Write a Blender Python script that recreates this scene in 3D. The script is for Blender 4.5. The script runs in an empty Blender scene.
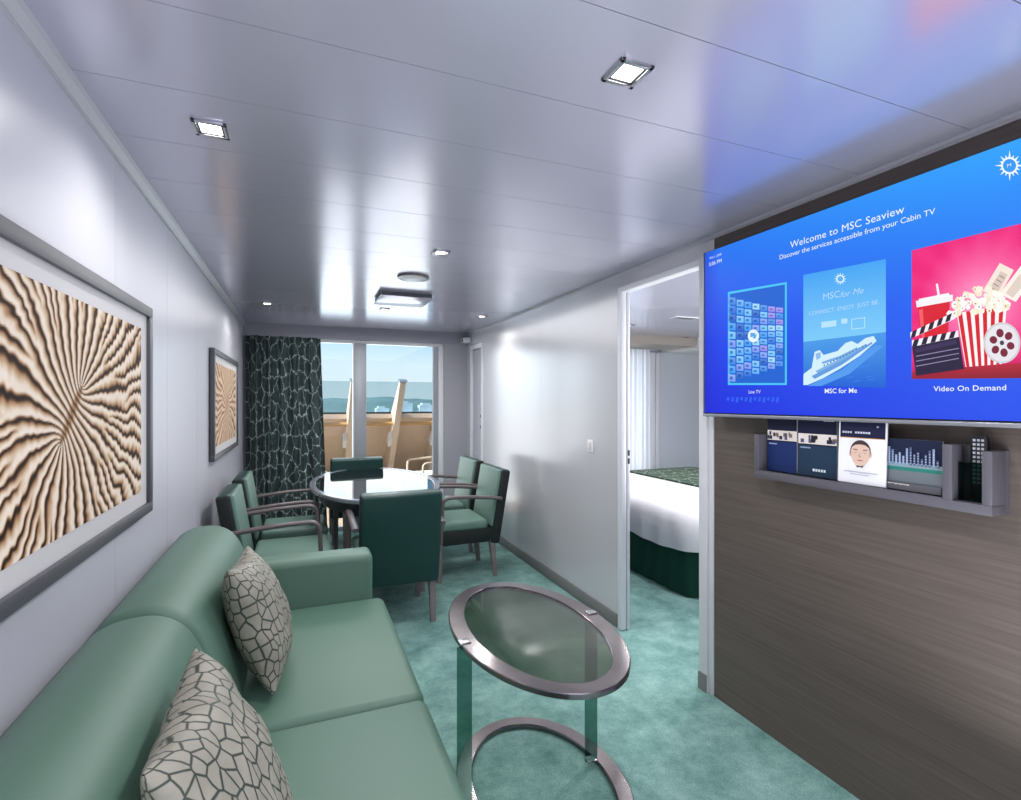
import bpy, bmesh, math, cmath, random
from mathutils import Vector, Matrix, noise
random.seed(7)
S = bpy.context.scene
C = S.collection
PI = math.pi

# ------------------------------------------------------------ camera
TH = math.radians(22.1); FPX = 518.0; CH = 1.42
cam_d = bpy.data.cameras.new('camera'); cam = bpy.data.objects.new('camera', cam_d); C.objects.link(cam)
cam.location = (0, 0, CH); cam.rotation_euler = (PI/2, 0, -TH)
cam_d.sensor_width = 36; cam_d.lens = 36*FPX/1021; cam_d.clip_start = 0.02; cam_d.clip_end = 5000
cam_d.shift_y = 1.0/1021
S.camera = cam
# ------------------------------------------------------------ view, exposure
S.view_settings.view_transform = 'Standard'; S.view_settings.look = 'None'
S.view_settings.exposure = 0.0; S.view_settings.gamma = 1.0; S.view_settings.use_curve_mapping = False

def lin(c):
    return tuple((x/255/12.92 if x/255 <= .04045 else ((x/255+.055)/1.055)**2.4) for x in c) + (1,)

# ------------------------------------------------------------ world: clear sky, pale at the horizon
W = bpy.data.worlds.new('sky'); S.world = W; W.use_nodes = True
wn = W.node_tree.nodes; wl = W.node_tree.links; wn.clear()
wo = wn.new('ShaderNodeOutputWorld'); bg = wn.new('ShaderNodeBackground')
tc = wn.new('ShaderNodeTexCoord'); sp = wn.new('ShaderNodeSeparateXYZ'); cr = wn.new('ShaderNodeValToRGB')
wl.new(tc.outputs['Generated'], sp.inputs[0]); wl.new(sp.outputs['Z'], cr.inputs[0])
e = cr.color_ramp.elements  # horizon to zenith
e[0].position = 0.0; e[0].color = lin((225, 238, 245)); e[1].position = 0.25; e[1].color = lin((120, 182, 232))
k = e.new(.07); k.color = lin((216, 236, 247)); k = e.new(.13); k.color = lin((166, 212, 244))
k = e.new(.6); k.color = lin((100, 150, 205))
wl.new(cr.outputs[0], bg.inputs[0]); bg.inputs[1].default_value = 1.2
wl.new(bg.outputs[0], wo.inputs[0])

# ------------------------------------------------------------ lights
def lamp(name, kind, loc, power, col=(1, 1, 1), **kw):
    d = bpy.data.lights.new(name, kind); d.energy = power; d.color = col
    o = bpy.data.objects.new(name, d); C.objects.link(o); o.location = loc
    for a, v in kw.items():
        if a == 'rot': o.rotation_euler = v
        else: setattr(d, a, v)
    return o
lamp('sun', 'SUN', (0, 0, 20), 9.0, (1, .96, .90), rot=Vector((-.8, -.15, .58)).to_track_quat('Z', 'Y').to_euler(), angle=.02)
HC = 2.22                       # ceiling height
XL, XR, YF, YB = -.54, 1.846, 5.95, -1.7
DOWN = [(.737, 1.06), (-.242, 1.737), (.70, 2.72), (-.25, 4.67), (.68, 4.59), (1.587, 4.62)]
POW = [42, 12, 34, 14, 26, 14]
for (x, y), p in zip(DOWN, POW):
    lamp('downlight_beam', 'SPOT', (x, y, HC-.02), p, (1, .97, .93), spot_size=2.75, spot_blend=.7, shadow_soft_size=.035)
for x, y in [(.737, -.6), (.15, -.6), (1.3, -1.1)]:  # unseen beams added behind the camera as fill, without fixtures
    lamp('downlight_beam', 'SPOT', (x, y, HC-.02), 55, (1, .98, .96), spot_size=2.6, spot_blend=.8, shadow_soft_size=.04)
lamp('cabin_fill_low', 'AREA', (.6, -.2, .35), 82, (.95, .94, 1), rot=(math.radians(184), 0, 0), shape='RECTANGLE', size=2.0, size_y=2.2)  # added fill aimed at the ceiling, no such lamp in the cabin
lamp('cabin_fill_high', 'AREA', (.65, 3.9, HC-.06), 34, (1, .98, .97), shape='RECTANGLE', size=1.9, size_y=3.4)  # added soft fill under the ceiling, not a fixture of the room
lamp('daylight_fill', 'AREA', (.55, YF+.12, 1.1), 25, (.92, .96, 1), rot=(math.radians(-90), 0, 0), shape='RECTANGLE', size=1.7, size_y=1.9)  # added area light at the glass, stands in for stronger daylight
lamp('bedroom_daylight_fill', 'AREA', (3.7, YF+.12, 1.1), 35, (.92, .96, 1), rot=(math.radians(-90), 0, 0), shape='RECTANGLE', size=1.4, size_y=1.9)  # added area light standing in for daylight at the bedroom window
lamp('bedroom_fill', 'AREA', (3.6, 1.9, .8), 110, (1, 1, 1), rot=(math.radians(168), 0, 0), shape='RECTANGLE', size=1.9, size_y=1.6)  # added upward fill for the bedroom, belongs to no lamp there

# ------------------------------------------------------------ materials
def M(name, col, rough=.5, metal=0, spec=.5, bump=None, var=None, **kw):
    m = bpy.data.materials.new(name); m.use_nodes = True
    nt = m.node_tree; n = nt.nodes; l = nt.links; b = n['Principled BSDF']
    col = lin(col); b.inputs['Base Color'].default_value = col
    b.inputs['Roughness'].default_value = rough; b.inputs['Metallic'].default_value = metal
    b.inputs['Specular IOR Level'].default_value = spec
    for a, v in kw.items(): b.inputs[a.replace('_', ' ')].default_value = v
    t = n.new('ShaderNodeTexCoord')
    if var:                                  # (scale, amount, stretch xyz)
        sc, am = var[0], var[1]; st = var[2] if len(var) > 2 else (1, 1, 1)
        mp = n.new('ShaderNodeMapping'); mp.inputs['Scale'].default_value = st
        nz = n.new('ShaderNodeTexNoise'); nz.inputs['Scale'].default_value = sc; nz.inputs['Detail'].default_value = 5
        l.new(t.outputs['Object'], mp.inputs[0]); l.new(mp.outputs[0], nz.inputs[0])
        mx = n.new('ShaderNodeMix'); mx.data_type = 'RGBA'
        mx.inputs[6].default_value = tuple(c*(1-am) for c in col[:3])+(1,); mx.inputs[7].default_value = tuple(min(1, c*(1+am)) for c in col[:3])+(1,)
        r = n.new('ShaderNodeMapRange'); r.inputs[1].default_value = .3; r.inputs[2].default_value = .7
        l.new(nz.outputs[0], r.inputs[0]); l.new(r.outputs[0], mx.inputs[0]); l.new(mx.outputs[2], b.inputs['Base Color'])
    if bump:                                 # (scale, strength, distance)
        nz = n.new('ShaderNodeTexNoise'); nz.inputs['Scale'].default_value = bump[0]; nz.inputs['Detail'].default_value = 3
        bp = n.new('ShaderNodeBump'); bp.inputs['Strength'].default_value = bump[1]; bp.inputs['Distance'].default_value = bump[2]
        l.new(t.outputs['Object'], nz.inputs[0]); l.new(nz.outputs[0], bp.inputs['Height']); l.new(bp.outputs[0], b.inputs['Normal'])
    return m

def glass(name, tint, gloss=1.0, rough=0.0, ior=1.5):
    m = bpy.data.materials.new(name); m.use_nodes = True; n = m.node_tree.nodes; l = m.node_tree.links; n.clear()
    o = n.new('ShaderNodeOutputMaterial'); t = n.new('ShaderNodeBsdfTransparent'); g = n.new('ShaderNodeBsdfGlossy'); f = n.new('ShaderNodeFresnel')
    t.inputs[0].default_value = lin(tint); g.inputs['Roughness'].default_value = rough; f.inputs[0].default_value = ior
    ge = n.new('ShaderNodeNewGeometry'); iv = n.new('ShaderNodeMath'); iv.operation = 'SUBTRACT'; iv.inputs[0].default_value = 1; l.new(ge.outputs['Backfacing'], iv.inputs[1])
    mu = n.new('ShaderNodeMath'); mu.operation = 'MULTIPLY'; l.new(f.outputs[0], mu.inputs[0]); l.new(iv.outputs[0], mu.inputs[1])
    g.inputs[0].default_value = (gloss, gloss, gloss, 1)
    mx = n.new('ShaderNodeMixShader'); l.new(mu.outputs[0], mx.inputs[0]); l.new(t.outputs[0], mx.inputs[1]); l.new(g.outputs[0], mx.inputs[2]); l.new(mx.outputs[0], o.inputs[0])
    return m

def emis(name, col, s):
    m = bpy.data.materials.new(name); m.use_nodes = True; b = m.node_tree.nodes['Principled BSDF']
    b.inputs['Base Color'].default_value = (0, 0, 0, 1); b.inputs['Emission Color'].default_value = lin(col); b.inputs['Emission Strength'].default_value = s
    return m

def cells(name, cell, line, scale, w0, w1, stretch=(1, 1, 1), coord='Object', rough=.7, rnd=.9, spec=.4, warp=0, smo=True):
    """cells parted by thin lines (voronoi edge distance)"""
    m = bpy.data.materials.new(name); m.use_nodes = True; n = m.node_tree.nodes; l = m.node_tree.links; b = n['Principled BSDF']
    b.inputs['Roughness'].default_value = rough; b.inputs['Specular IOR Level'].default_value = spec
    t = n.new('ShaderNodeTexCoord'); mp = n.new('ShaderNodeMapping'); mp.inputs['Scale'].default_value = stretch
    v = n.new('ShaderNodeTexVoronoi'); v.voronoi_dimensions = '2D'; v.feature = 'DISTANCE_TO_EDGE'; v.inputs['Scale'].default_value = scale; v.inputs['Randomness'].default_value = rnd
    src = t.outputs[coord]
    l.new(src, mp.inputs[0]); vec = mp.outputs[0]
    if warp:
        nz = n.new('ShaderNodeTexNoise'); nz.inputs['Scale'].default_value = scale*2.5; l.new(vec, nz.inputs[0])
        s1 = n.new('ShaderNodeVectorMath'); s1.operation = 'SCALE'; s1.inputs[3].default_value = warp; l.new(nz.outputs['Color'], s1.inputs[0])
        a1 = n.new('ShaderNodeVectorMath'); a1.operation = 'ADD'; l.new(vec, a1.inputs[0]); l.new(s1.outputs[0], a1.inputs[1]); vec = a1.outputs[0]
    l.new(vec, v.inputs[0])
    r = n.new('ShaderNodeMapRange'); r.inputs[1].default_value = w0; r.inputs[2].default_value = w1; l.new(v.outputs['Distance'], r.inputs[0])
    nz2 = n.new('ShaderNodeTexNoise'); nz2.inputs['Scale'].default_value = 14; l.new(t.outputs['Object'], nz2.inputs[0])
    c2 = n.new('ShaderNodeMix'); c2.data_type = 'RGBA'; L = lin(cell)
    c2.inputs[6].default_value = tuple(x*.7 for x in L[:3])+(1,); c2.inputs[7].default_value = tuple(min(1, x*1.25) for x in L[:3])+(1,); l.new(nz2.outputs[0], c2.inputs[0])
    mx = n.new('ShaderNodeMix'); mx.data_type = 'RGBA'; mx.inputs[6].default_value = lin(line); l.new(c2.outputs[2], mx.inputs[7]); l.new(r.outputs[0], mx.inputs[0])
    l.new(mx.outputs[2], b.inputs['Base Color'])
    return m

def vcol(name, emit=0, rough=.5, spec=.3):
    m = bpy.data.materials.new(name); m.use_nodes = True; n = m.node_tree.nodes; l = m.node_tree.links; b = n['Principled BSDF']
    a = n.new('ShaderNodeVertexColor'); a.layer_name = 'Col'
    if emit:
        b.inputs['Base Color'].default_value = (.01, .01, .01, 1); l.new(a.outputs[0], b.inputs['Emission Color']); b.inputs['Emission Strength'].default_value = emit
    else: l.new(a.outputs[0], b.inputs['Base Color'])
    b.inputs['Roughness'].default_value = rough; b.inputs['Specular IOR Level'].default_value = spec
    return m

m_wall = M('satin_wall', (188, 188, 198), .32, spec=.5, bump=(60, .05, .001))
m_wallR = M('gloss_wall', (196, 196, 202), .22, metal=.2, spec=.8, bump=(3, .02, .003))
m_ceil = M('satin_ceiling', (188, 187, 202), .2, metal=.48, spec=.6, bump=(2.2, .03, .004))
m_seam = M('seam', (90, 90, 100), .8)
m_trim = M('white_trim', (205, 205, 210), .35)
m_crown = M('crown_grey', (165, 165, 172), .35)
m_base = M('baseboard_grey', (112, 112, 112), .5)
m_wood = M('taupe_wood', (88, 79, 74), .5, spec=.35, var=(3.5, .17, (1, .8, 34)), bump=(40, .05, .002))
m_soffit = M('soffit_grey', (150, 150, 160), .45)
m_alu = M('grey_aluminium', (150, 154, 160), .35, metal=.3)
m_aluW = M('white_frame', (215, 217, 220), .35)
m_panel = M('grey_panel', (160, 160, 168), .4)
m_green = M('green_leatherette', (80, 111, 97), .48, spec=.45, bump=(350, .06, .0006))
m_gdark = M('dark_green_leatherette', (18, 56, 52), .36, spec=.5, bump=(350, .06, .0006))
m_chairg = M('chair_green', (96, 126, 115), .45, spec=.45)
m_black = M('black_upholstery', (14, 20, 20), .55)
m_frame = M('taupe_lacquer', (96, 88, 90), .3, spec=.6)
m_leg = M('leg_lacquer', (122, 112, 112), .35, spec=.5)
m_steel = M('polished_steel', (128, 122, 124), .16, metal=.95, var=(6, .2))
m_smoke = glass('smoked_glass', (168, 178, 162), .9, .03, 1.55)
m_clear = glass('green_clear_glass', (166, 194, 187), .5, .02, 1.35)
m_pane = glass('window_glass', (247, 250, 250), .8)
m_rail_glass = glass('tinted_glass', (226, 235, 237), .5, 0, 1.3)
m_tabletop = M('dark_glass_top', (16, 20, 26), .04, spec=.8, IOR=1.6)
m_tablerim = M('pewter_rim', (150, 154, 164), .22, metal=.6)
m_tabledark = M('table_apron', (30, 34, 42), .35)
m_mat = M('picture_mat', (196, 194, 196), .5)
m_pframe = M('picture_frame', (72, 72, 78), .4, spec=.6)
m_pframe2 = M('picture_inner_line', (130, 130, 136), .35)
m_art = vcol('coral_print', rough=.6, spec=.12)
m_print = vcol('printed_card', rough=.45)
m_screen = vcol('lit_screen', emit=1.08, rough=.25, spec=.1)
m_tvb = M('tv_bezel', (18, 18, 24), .4)
m_tvs = M('tv_lower_bezel', (150, 152, 160), .3, metal=.6)
m_chrome = M('chrome', (190, 190, 195), .2, metal=.9)
m_lamp = emis('lit_lamp', (255, 252, 245), 12)
m_lampdim = emis('small_lamp', (255, 250, 240), 3)
m_rack = M('rack_grey', (84, 82, 90), .45)
m_white = M('white_plastic', (225, 225, 228), .4)
m_sheet = M('white_duvet', (222, 222, 226), .8, bump=(9, .25, .02))
m_skirt = M('green_bed_skirt', (22, 88, 72), .7, bump=(20, .1, .01))
m_tan = M('cream_steel', (226, 206, 184), .6, var=(1.5, .05))
m_cream = M('cream_paint', (214, 196, 178), .5)
m_rail = M('varnished_rail', (196, 150, 88), .4)
m_deck = M('teak_deck', (196, 174, 150), .6, var=(4, .2, (1, 8, 1)))
m_sea = M('sea', (176, 192, 200), .9, spec=.1)
m_far = M('far_shore', (112, 140, 138), .9, var=(.02, .25))
m_town = M('far_town', (222, 228, 230), .9, var=(.05, .2))
m_rattan = M('cream_weave', (214, 196, 176), .6)
m_cush = M('cream_seat_pad', (235, 225, 214), .8)
m_curt = cells('curtain_cloth', (80, 93, 95), (184, 194, 190), 10.5, .012, .045, (1, .6, 1), 'UV', .8, .75, .2, .06)
m_curtW = M('white_sheer', (225, 225, 230), .8)
m_pill = cells('pillow_cloth', (142, 139, 128), (44, 56, 49), 31, .035, .10, (1, .72, 1), 'UV', .55, .8, .4, .0)
nt_ = m_pill.node_tree; nz = nt_.nodes.new('ShaderNodeTexNoise'); nz.inputs['Scale'].default_value = 22; nz.inputs['Detail'].default_value = 4
bp = nt_.nodes.new('ShaderNodeBump'); bp.inputs['Strength'].default_value = .55; bp.inputs['Distance'].default_value = .012
tq = nt_.nodes.new('ShaderNodeTexCoord'); nt_.links.new(tq.outputs['Object'], nz.inputs[0]); nt_.links.new(nz.outputs[0], bp.inputs['Height']); nt_.links.new(bp.outputs[0], nt_.nodes['Principled BSDF'].inputs['Normal'])
m_runner = cells('runner_cloth', (60, 78, 66), (156, 168, 150), 9, .02, .06, (1, .6, 1), 'Object', .8, .8, .2, .08)
m_remote = M('remote_black', (20, 20, 26), .4)
m_btn = M('remote_buttons', (170, 174, 184), .5)
m_dark = M('dark_slot', (10, 10, 12), .6)
m_ctext = M('card_ink', (225, 230, 238), .6)

# carpet
m_carpet = bpy.data.materials.new('teal_carpet'); m_carpet.use_nodes = True
n = m_carpet.node_tree.nodes; l = m_carpet.node_tree.links; b = n['Principled BSDF']; b.inputs['Roughness'].default_value = .95; b.inputs['Specular IOR Level'].default_value = .1
t = n.new('ShaderNodeTexCoord'); a = n.new('ShaderNodeTexNoise'); a.inputs['Scale'].default_value = 4.5; a.inputs['Detail'].default_value = 10; a.inputs['Roughness'].default_value = .78
f = n.new('ShaderNodeTexNoise'); f.inputs['Scale'].default_value = 190; f.inputs['Detail'].default_value = 2
l.new(t.outputs['Object'], a.inputs[0]); l.new(t.outputs['Object'], f.inputs[0])
r = n.new('ShaderNodeValToRGB'); r.color_ramp.elements[0].position = .34; r.color_ramp.elements[0].color = lin((84, 124, 119)); r.color_ramp.elements[1].position = .66; r.color_ramp.elements[1].color = lin((140, 176, 170))
l.new(a.outputs[0], r.inputs[0])
mx = n.new('ShaderNodeMix'); mx.data_type = 'RGBA'; mx.blend_type = 'OVERLAY'; mx.inputs[0].default_value = .55; l.new(r.outputs[0], mx.inputs[6]); l.new(f.outputs[0], mx.inputs[7]); l.new(mx.outputs[2], b.inputs['Base Color'])
bp = n.new('ShaderNodeBump'); bp.inputs['Strength'].default_value = .6; bp.inputs['Distance'].default_value = .004; l.new(f.outputs[0], bp.inputs['Height']); l.new(bp.outputs[0], b.inputs['Normal'])

# ------------------------------------------------------------ mesh helpers
def obj(name, bm, mat, parent=None, smooth=True, angle=40, loc=None):
    bmesh.ops.recalc_face_normals(bm, faces=bm.faces[:])
    return obj_raw(name, bm, mat, parent, smooth, angle, loc)
def obj_raw(name, bm, mat, parent=None, smooth=True, angle=40, loc=None):
    me = bpy.data.meshes.new(name); bm.to_mesh(me); bm.free()
    for m in (mat if isinstance(mat, (list, tuple)) else [mat]): me.materials.append(m)
    if smooth:
        me.shade_smooth(); me.set_sharp_from_angle(angle=math.radians(angle))
    o = bpy.data.objects.new(name, me); C.objects.link(o)
    if parent: o.parent = parent
    if loc: o.location = loc
    return o
def tag(o, label, cat, group=None):
    o['label'] = label; o['category'] = cat
    if group: o['group'] = group
    return o
def thing(name, label, cat, loc=(0, 0, 0), rz=0, group=None):
    o = bpy.data.objects.new(name, None); C.objects.link(o); o.location = loc; o.rotation_euler = (0, 0, rz); o.empty_display_size = .1
    return tag(o, label, cat, group)
def struct(name, bm, mat, smooth=True):
    o = obj(name, bm, mat, smooth=smooth); o['kind'] = 'structure'; return o
def NB(): return bmesh.new()
def box(bm, x0, x1, y0, y1, z0, z1, bev=0, seg=2, mi=0, mat=None):
    r = bmesh.ops.create_cube(bm, size=1)['verts']
    for v in r: v.co = Vector(((x0+x1)/2+v.co.x*(x1-x0), (y0+y1)/2+v.co.y*(y1-y0), (z0+z1)/2+v.co.z*(z1-z0)))
    fs = list({f for v in r for f in v.link_faces})
    if bev:
        q = bmesh.ops.bevel(bm, geom=list({e for f in fs for e in f.edges}), offset=bev, segments=seg, profile=.5, affect='EDGES')
        vs = set(q['verts']) | {v for v in r if v.is_valid}
        for f in q['faces']: vs |= set(f.verts)
        fs = list({f for v in vs for f in v.link_faces}); r = list(vs)
    for f in fs: f.material_index = mi
    if mat is not None: bmesh.ops.transform(bm, matrix=mat, verts=r)
    return r
def B(*a, **k):
    bm = NB(); box(bm, *a, **k); return bm
def prism(bm, pts, fn, d0, d1, mi=0):
    """pts 2D outline, fn(p, d)->Vector"""
    a = [bm.verts.new(fn(p, d0)) for p in pts]; c = [bm.verts.new(fn(p, d1)) for p in pts]
    fs = [bm.faces.new(a), bm.faces.new(c[::-1])]
    for i in range(len(pts)):
        j = (i+1) % len(pts); fs.append(bm.faces.new((a[i], c[i], c[j], a[j])))
    for f in fs: f.material_index = mi
def loft(bm, rings, cap=True, close=True):
    R = [[bm.verts.new(p) for p in r] for r in rings]
    N = len(R[0])
    for i in range(len(R)-1):
        for j in range(N if close else N-1):
            k = (j+1) % N; bm.faces.new((R[i][j], R[i+1][j], R[i+1][k], R[i][k]))
    if cap: bm.faces.new(R[0]); bm.faces.new(R[-1][::-1])
def bar(bm, path, w, t, side, up=None):
    """flat bar of section w (along side) x t along a planar path, rounded section"""
    side = Vector(side).normalized(); P = [Vector(p) for p in path]; rings = []
    for i, p in enumerate(P):
        d = (P[min(i+1, len(P)-1)]-P[max(i-1, 0)]).normalized(); nrm = d.cross(side).normalized()
        c = .3
        sec = [(-.5, -.5+c), (-.5+c*t/w, -.5), (.5-c*t/w, -.5), (.5, -.5+c), (.5, .5-c), (.5-c*t/w, .5), (-.5+c*t/w, .5), (-.5, .5-c)]
        rings.append([p+side*(s*w)+nrm*(q*t) for s, q in sec])
    loft(bm, rings)
def tube(bm, path, r, n=10):
    P = [Vector(p) for p in path]; rings = []; ref = None
    for i, p in enumerate(P):
        d = (P[min(i+1, len(P)-1)]-P[max(i-1, 0)]).normalized()
        if ref is None: ref = d.orthogonal().normalized()
        ref = (ref-d*ref.dot(d)).normalized(); q = d.cross(ref)
        rings.append([p+(ref*math.cos(2*PI*k/n)+q*math.sin(2*PI*k/n))*r for k in range(n)])
    loft(bm, rings)
def arc(cx, cz, r, a0, a1, n=6):
    return [(cx+r*math.cos(a0+(a1-a0)*i/n), cz+r*math.sin(a0+(a1-a0)*i/n)) for i in range(n+1)]
def lathe(bm, prof, n=32, c=(0, 0, 0)):
    rings = [[Vector((c[0]+r*math.cos(2*PI*k/n), c[1]+r*math.sin(2*PI*k/n), c[2]+z)) for k in range(n)] for r, z in prof]
    loft(bm, rings)
def ell(cx, cy, a, b, n=72): return [(cx+a*math.cos(2*PI*k/n), cy+b*math.sin(2*PI*k/n)) for k in range(n)]
def ering(bm, cx, cy, ai, bi, ao, bo, z0, z1, n=72, bev=.003):
    def E(a, b, z): return [Vector((cx+a*math.cos(2*PI*k/n), cy+b*math.sin(2*PI*k/n), z)) for k in range(n)]
    rings = [E(ai, bi, z0+bev), E(ai, bi, z1-bev), E(ai+bev, bi+bev, z1), E(ao-bev, bo-bev, z1), E(ao, bo, z1-bev), E(ao, bo, z0+bev), E(ao-bev, bo-bev, z0), E(ai+bev, bi+bev, z0)]
    R = [[bm.verts.new(p) for p in r] for r in rings]; m = len(R)
    for i in range(m):
        for j in range(n):
            k = (j+1) % n; bm.faces.new((R[i][j], R[(i+1) % m][j], R[(i+1) % m][k], R[i][k]))
def copy_tree(o, parent=None):
    c = o.copy(); C.objects.link(c)
    if parent: c.parent = parent
    for ch in list(o.children): copy_tree(ch, c)
    return c

# ray helpers: measure where a picture point falls on a known plane of the room
def ray(u, v):
    dx = (u-510.5)/FPX; return Vector((dx*math.cos(TH)+math.sin(TH), math.cos(TH)-dx*math.sin(TH), (401-v)/FPX))
def onx(u, v, x): d = ray(u, v); s = x/d.x; return (s*d.y, CH+s*d.z)

# ============================================================ SETTING
struct('floor', B(XL-.1, 5.6, YB-.1, YF+.1, -.08, 0), m_carpet, False)
bm = NB()                                      # ceiling: long panels parted by fine seams
box(bm, XL-.1, 5.6, YB-.1, YF+.1, HC+.006, HC+.1, mi=1)
y = .905-.325*9
while y < YF:
    box(bm, XL-.05, 1.9, y+.0012, min(y+.325-.0012, YF), HC, HC+.012); y += .325
box(bm, 1.9, 5.55, YB, YF, HC, HC+.012)
struct('ceiling', bm, [m_ceil, m_seam], False)
# left wall in panels
bm = NB(); box(bm, XL-.12, XL-.004, YB, YF+.1, 0, HC, mi=1)
ys = [YB, -.78, -.09, .60, 1.29, 1.98, 2.67, 3.36, 4.05, 4.74, 5.43, YF+.1]
for a0, a1 in zip(ys, ys[1:]): box(bm, XL-.02, XL, a0+.001, a1-.001, 0, HC)
struct('wall_left', bm, [m_wall, m_seam], False)
struct('wall_back', B(XL-.1, 5.6, YB-.12, YB, 0, HC), m_wall, False)
# right wall: white part with door opening, wood part near the camera, doorway at the far end
D0, D1, DH = 2.03, 2.705, 2.09                 # bedroom doorway
E0, E1 = 5.36, 5.74                            # narrow door by the windows
bm = NB()
for a0, a1, z0, z1 in [(D1, 3.89, 0, HC), (3.89, E0, 0, HC), (D0-.09, D1, DH+.015, HC), (E0, E1, 2.03, HC), (E1, YF, 0, HC)]:
    box(bm, XR, XR+.02, a0+.0008, a1-.0008, z0, z1)
    box(bm, XR+.004, XR+(.05 if a0 in (D1, D0-.09) else .09), a0, a1, z0, z1, mi=1)
struct('wall_right', bm, [m_wallR, m_seam], False)
bm = NB(); box(bm, XR, XR+.09, YB, D0-.09, 0, HC)
struct('wall_right_wood', bm, m_wood, False)
# far wall: soffit, grey pier on the right, sliding window between
bm = NB(); box(bm, XL, XR, YF-.04, YF+.1, 2.09, HC); box(bm, 1.62, XR+.09, YF, YF+.1, 0, 2.09); box(bm, XL, -.42, YF, YF+.1, 0, 2.09)
struct('wall_far', bm, m_soffit, False)
struct('wall_right_pier', B(1.56, XR, YF-.03, YF-.002, 0, 2.09), m_panel, False)
# bedroom shell
bm = NB(); box(bm, 5.5, 5.6, YB, YF+.1, 0, HC); box(bm, XR+.09, 5.5, .6, .7, 0, HC)
struct('wall_bedroom', bm, m_wall, False)
bm = NB(); box(bm, XR+.09, 5.5, YF, YF+.1, 2.1, HC); box(bm, 4.46, 5.5, YF-.05, YF+.1, 0, 2.1); box(bm, XR+.09, 2.9, YF, YF+.1, 0, 2.1)
struct('wall_bedroom_far', bm, M('bedroom_panel', (186, 190, 198), .4), False)
struct('trim_bedroom_soffit', B(XR+.1, 4.66, 5.2, 5.72, 2.115, 2.2195), M('beige_soffit', (150, 142, 134), .6), False)
struct('trim_bedroom_duct', B(4.665, 5.49, 5.05, YF-.052, 2.085, 2.2195), M('bedroom_white', (210, 208, 206), .5), False)
# crown mouldings
def crown(bm, x, s, y0, y1):
    prism(bm, [(x, HC-.037), (x+s*.006, HC-.037), (x+s*.008, HC-.030), (x+s*.022, HC-.012), (x+s*.026, HC-.004), (x+s*.028, HC), (x, HC)], lambda p, d: Vector((p[0], d, p[1])), y0, y1)
bm = NB(); crown(bm, XL, 1, YB, YF-.04); struct('trim_1', bm, m_crown, False)
bm = NB(); prism(bm, [(XR, HC-.02), (XR-.005, HC-.02), (XR-.007, HC-.016), (XR-.012, HC-.012), (XR-.012, HC), (XR, HC)], lambda p, d: Vector((p[0], d, p[1])), YB, YF-.04); struct('trim_2', bm, m_crown, False)
# baseboards
struct('baseboard_right', B(XR-.012, XR, D1+.05, E0-.03, 0, .085, bev=.003), m_base)
struct('baseboard_left', B(XL, XL+.012, YB, YF, 0, .085, bev=.003), m_base)
# doorway casings
bm = NB()
box(bm, XR-.018, XR+.03, D1-.005, D1+.035, 0, DH+.035, bev=.012, seg=3)
box(bm, XR+.031, XR+.052, D1-.004, D1+.03, 0, DH, bev=.004)
o = struct('door_1', bm, m_trim)
bm = NB(); box(bm, XR-.014, XR+.108, D0-.055, D0, 0, DH+.035, bev=.004); box(bm, XR-.006, XR+.1, D0-.088, D0-.057, 0, DH+.035, bev=.004)
q = obj('door_jamb', bm, m_trim, o)
bm = NB(); box(bm, XR-.014, XR+.05, D0-.004, D1+.0, DH, DH+.035, bev=.004); obj('door_header', bm, m_trim, o)
bm = NB()
for z in (1.03, 1.08): box(bm, XR+.035, XR+.049, D1-.006, D1-.003, z, z+.035)
q = obj('strike_plate', bm, m_dark, o); q['label'] = 'black strike plate'
bm = NB(); box(bm, XR-.02, XR-.0145, D0-.055, D0-.001, 0, .085); obj('kick_plate', bm, m_base, o)
# narrow grey door at the far end of the right wall
bm = NB(); box(bm, XR-.012, XR+.09, E0-.03, E0+.02, 0, 2.06, bev=.004); box(bm, XR-.012, XR+.09, E1-.02, E1+.03, 0, 2.06, bev=.004); box(bm, XR-.012, XR+.09, E0+.02, E1-.02, 2.01, 2.06, bev=.004)
o = struct('door_2', bm, m_trim)
obj('door_leaf', B(XR+.012, XR+.05, E0+.023, E1-.023, .01, 2.005, bev=.004), m_panel, o)
bm = NB()
for z in (1.12, 1.24): box(bm, XR-.004, XR+.012, E0+.05, E0+.075, z, z+.03, bev=.003)
obj('door_lock', bm, m_dark, o)
# sliding window
W0, W1, WT = -.42, 1.56, 2.09
bm = NB()
box(bm, W0, W1, YF+.0, YF+.07, 2.055, WT); box(bm, W0, W1, YF, YF+.07, 0, .04)
box(bm, W1-.06, W1, YF-.02, YF+.05, .04, 2.055, bev=.004); box(bm, W0, W0+.05, YF, YF+.07, .04, 2.055)
o = struct('window_1', bm, m_aluW)
obj('window_mullion', B(.55, .68, YF-.035, YF+.055, .04, 2.055, bev=.004), m_alu, o)
obj('mullion_edge', B(.535, .549, YF-.035, YF+.04, .04, 2.055), m_aluW, o)
obj('frame_grey_strip', B(1.44, 1.4985, YF-.005, YF+.045, .04, 2.055), m_alu, o)  # plain grey aluminium strip along the right frame
obj('window_pane', B(W0+.05, .54, YF+.02, YF+.026, .04, 2.055), m_pane, o, False)
obj('window_pane', B(.682, 1.438, YF+.02, YF+.026, .04, 2.055), m_pane, o, False)
bm = NB(); box(bm, 2.9, 4.46, YF, YF+.06, 2.04, 2.1); box(bm, 2.9, 4.46, YF, YF+.06, 0, .04); box(bm, 3.6, 3.7, YF, YF+.06, .04, 2.04)
o = struct('window_2', bm, m_aluW)
obj('window_pane', B(2.9, 4.46, YF+.02, YF+.026, .04, 2.04), m_pane, o, False)
struct('trim_3', B(4.40, 4.52, YF-.11, YF-.051, 0, 2.084, bev=.01), m_trim)
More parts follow.
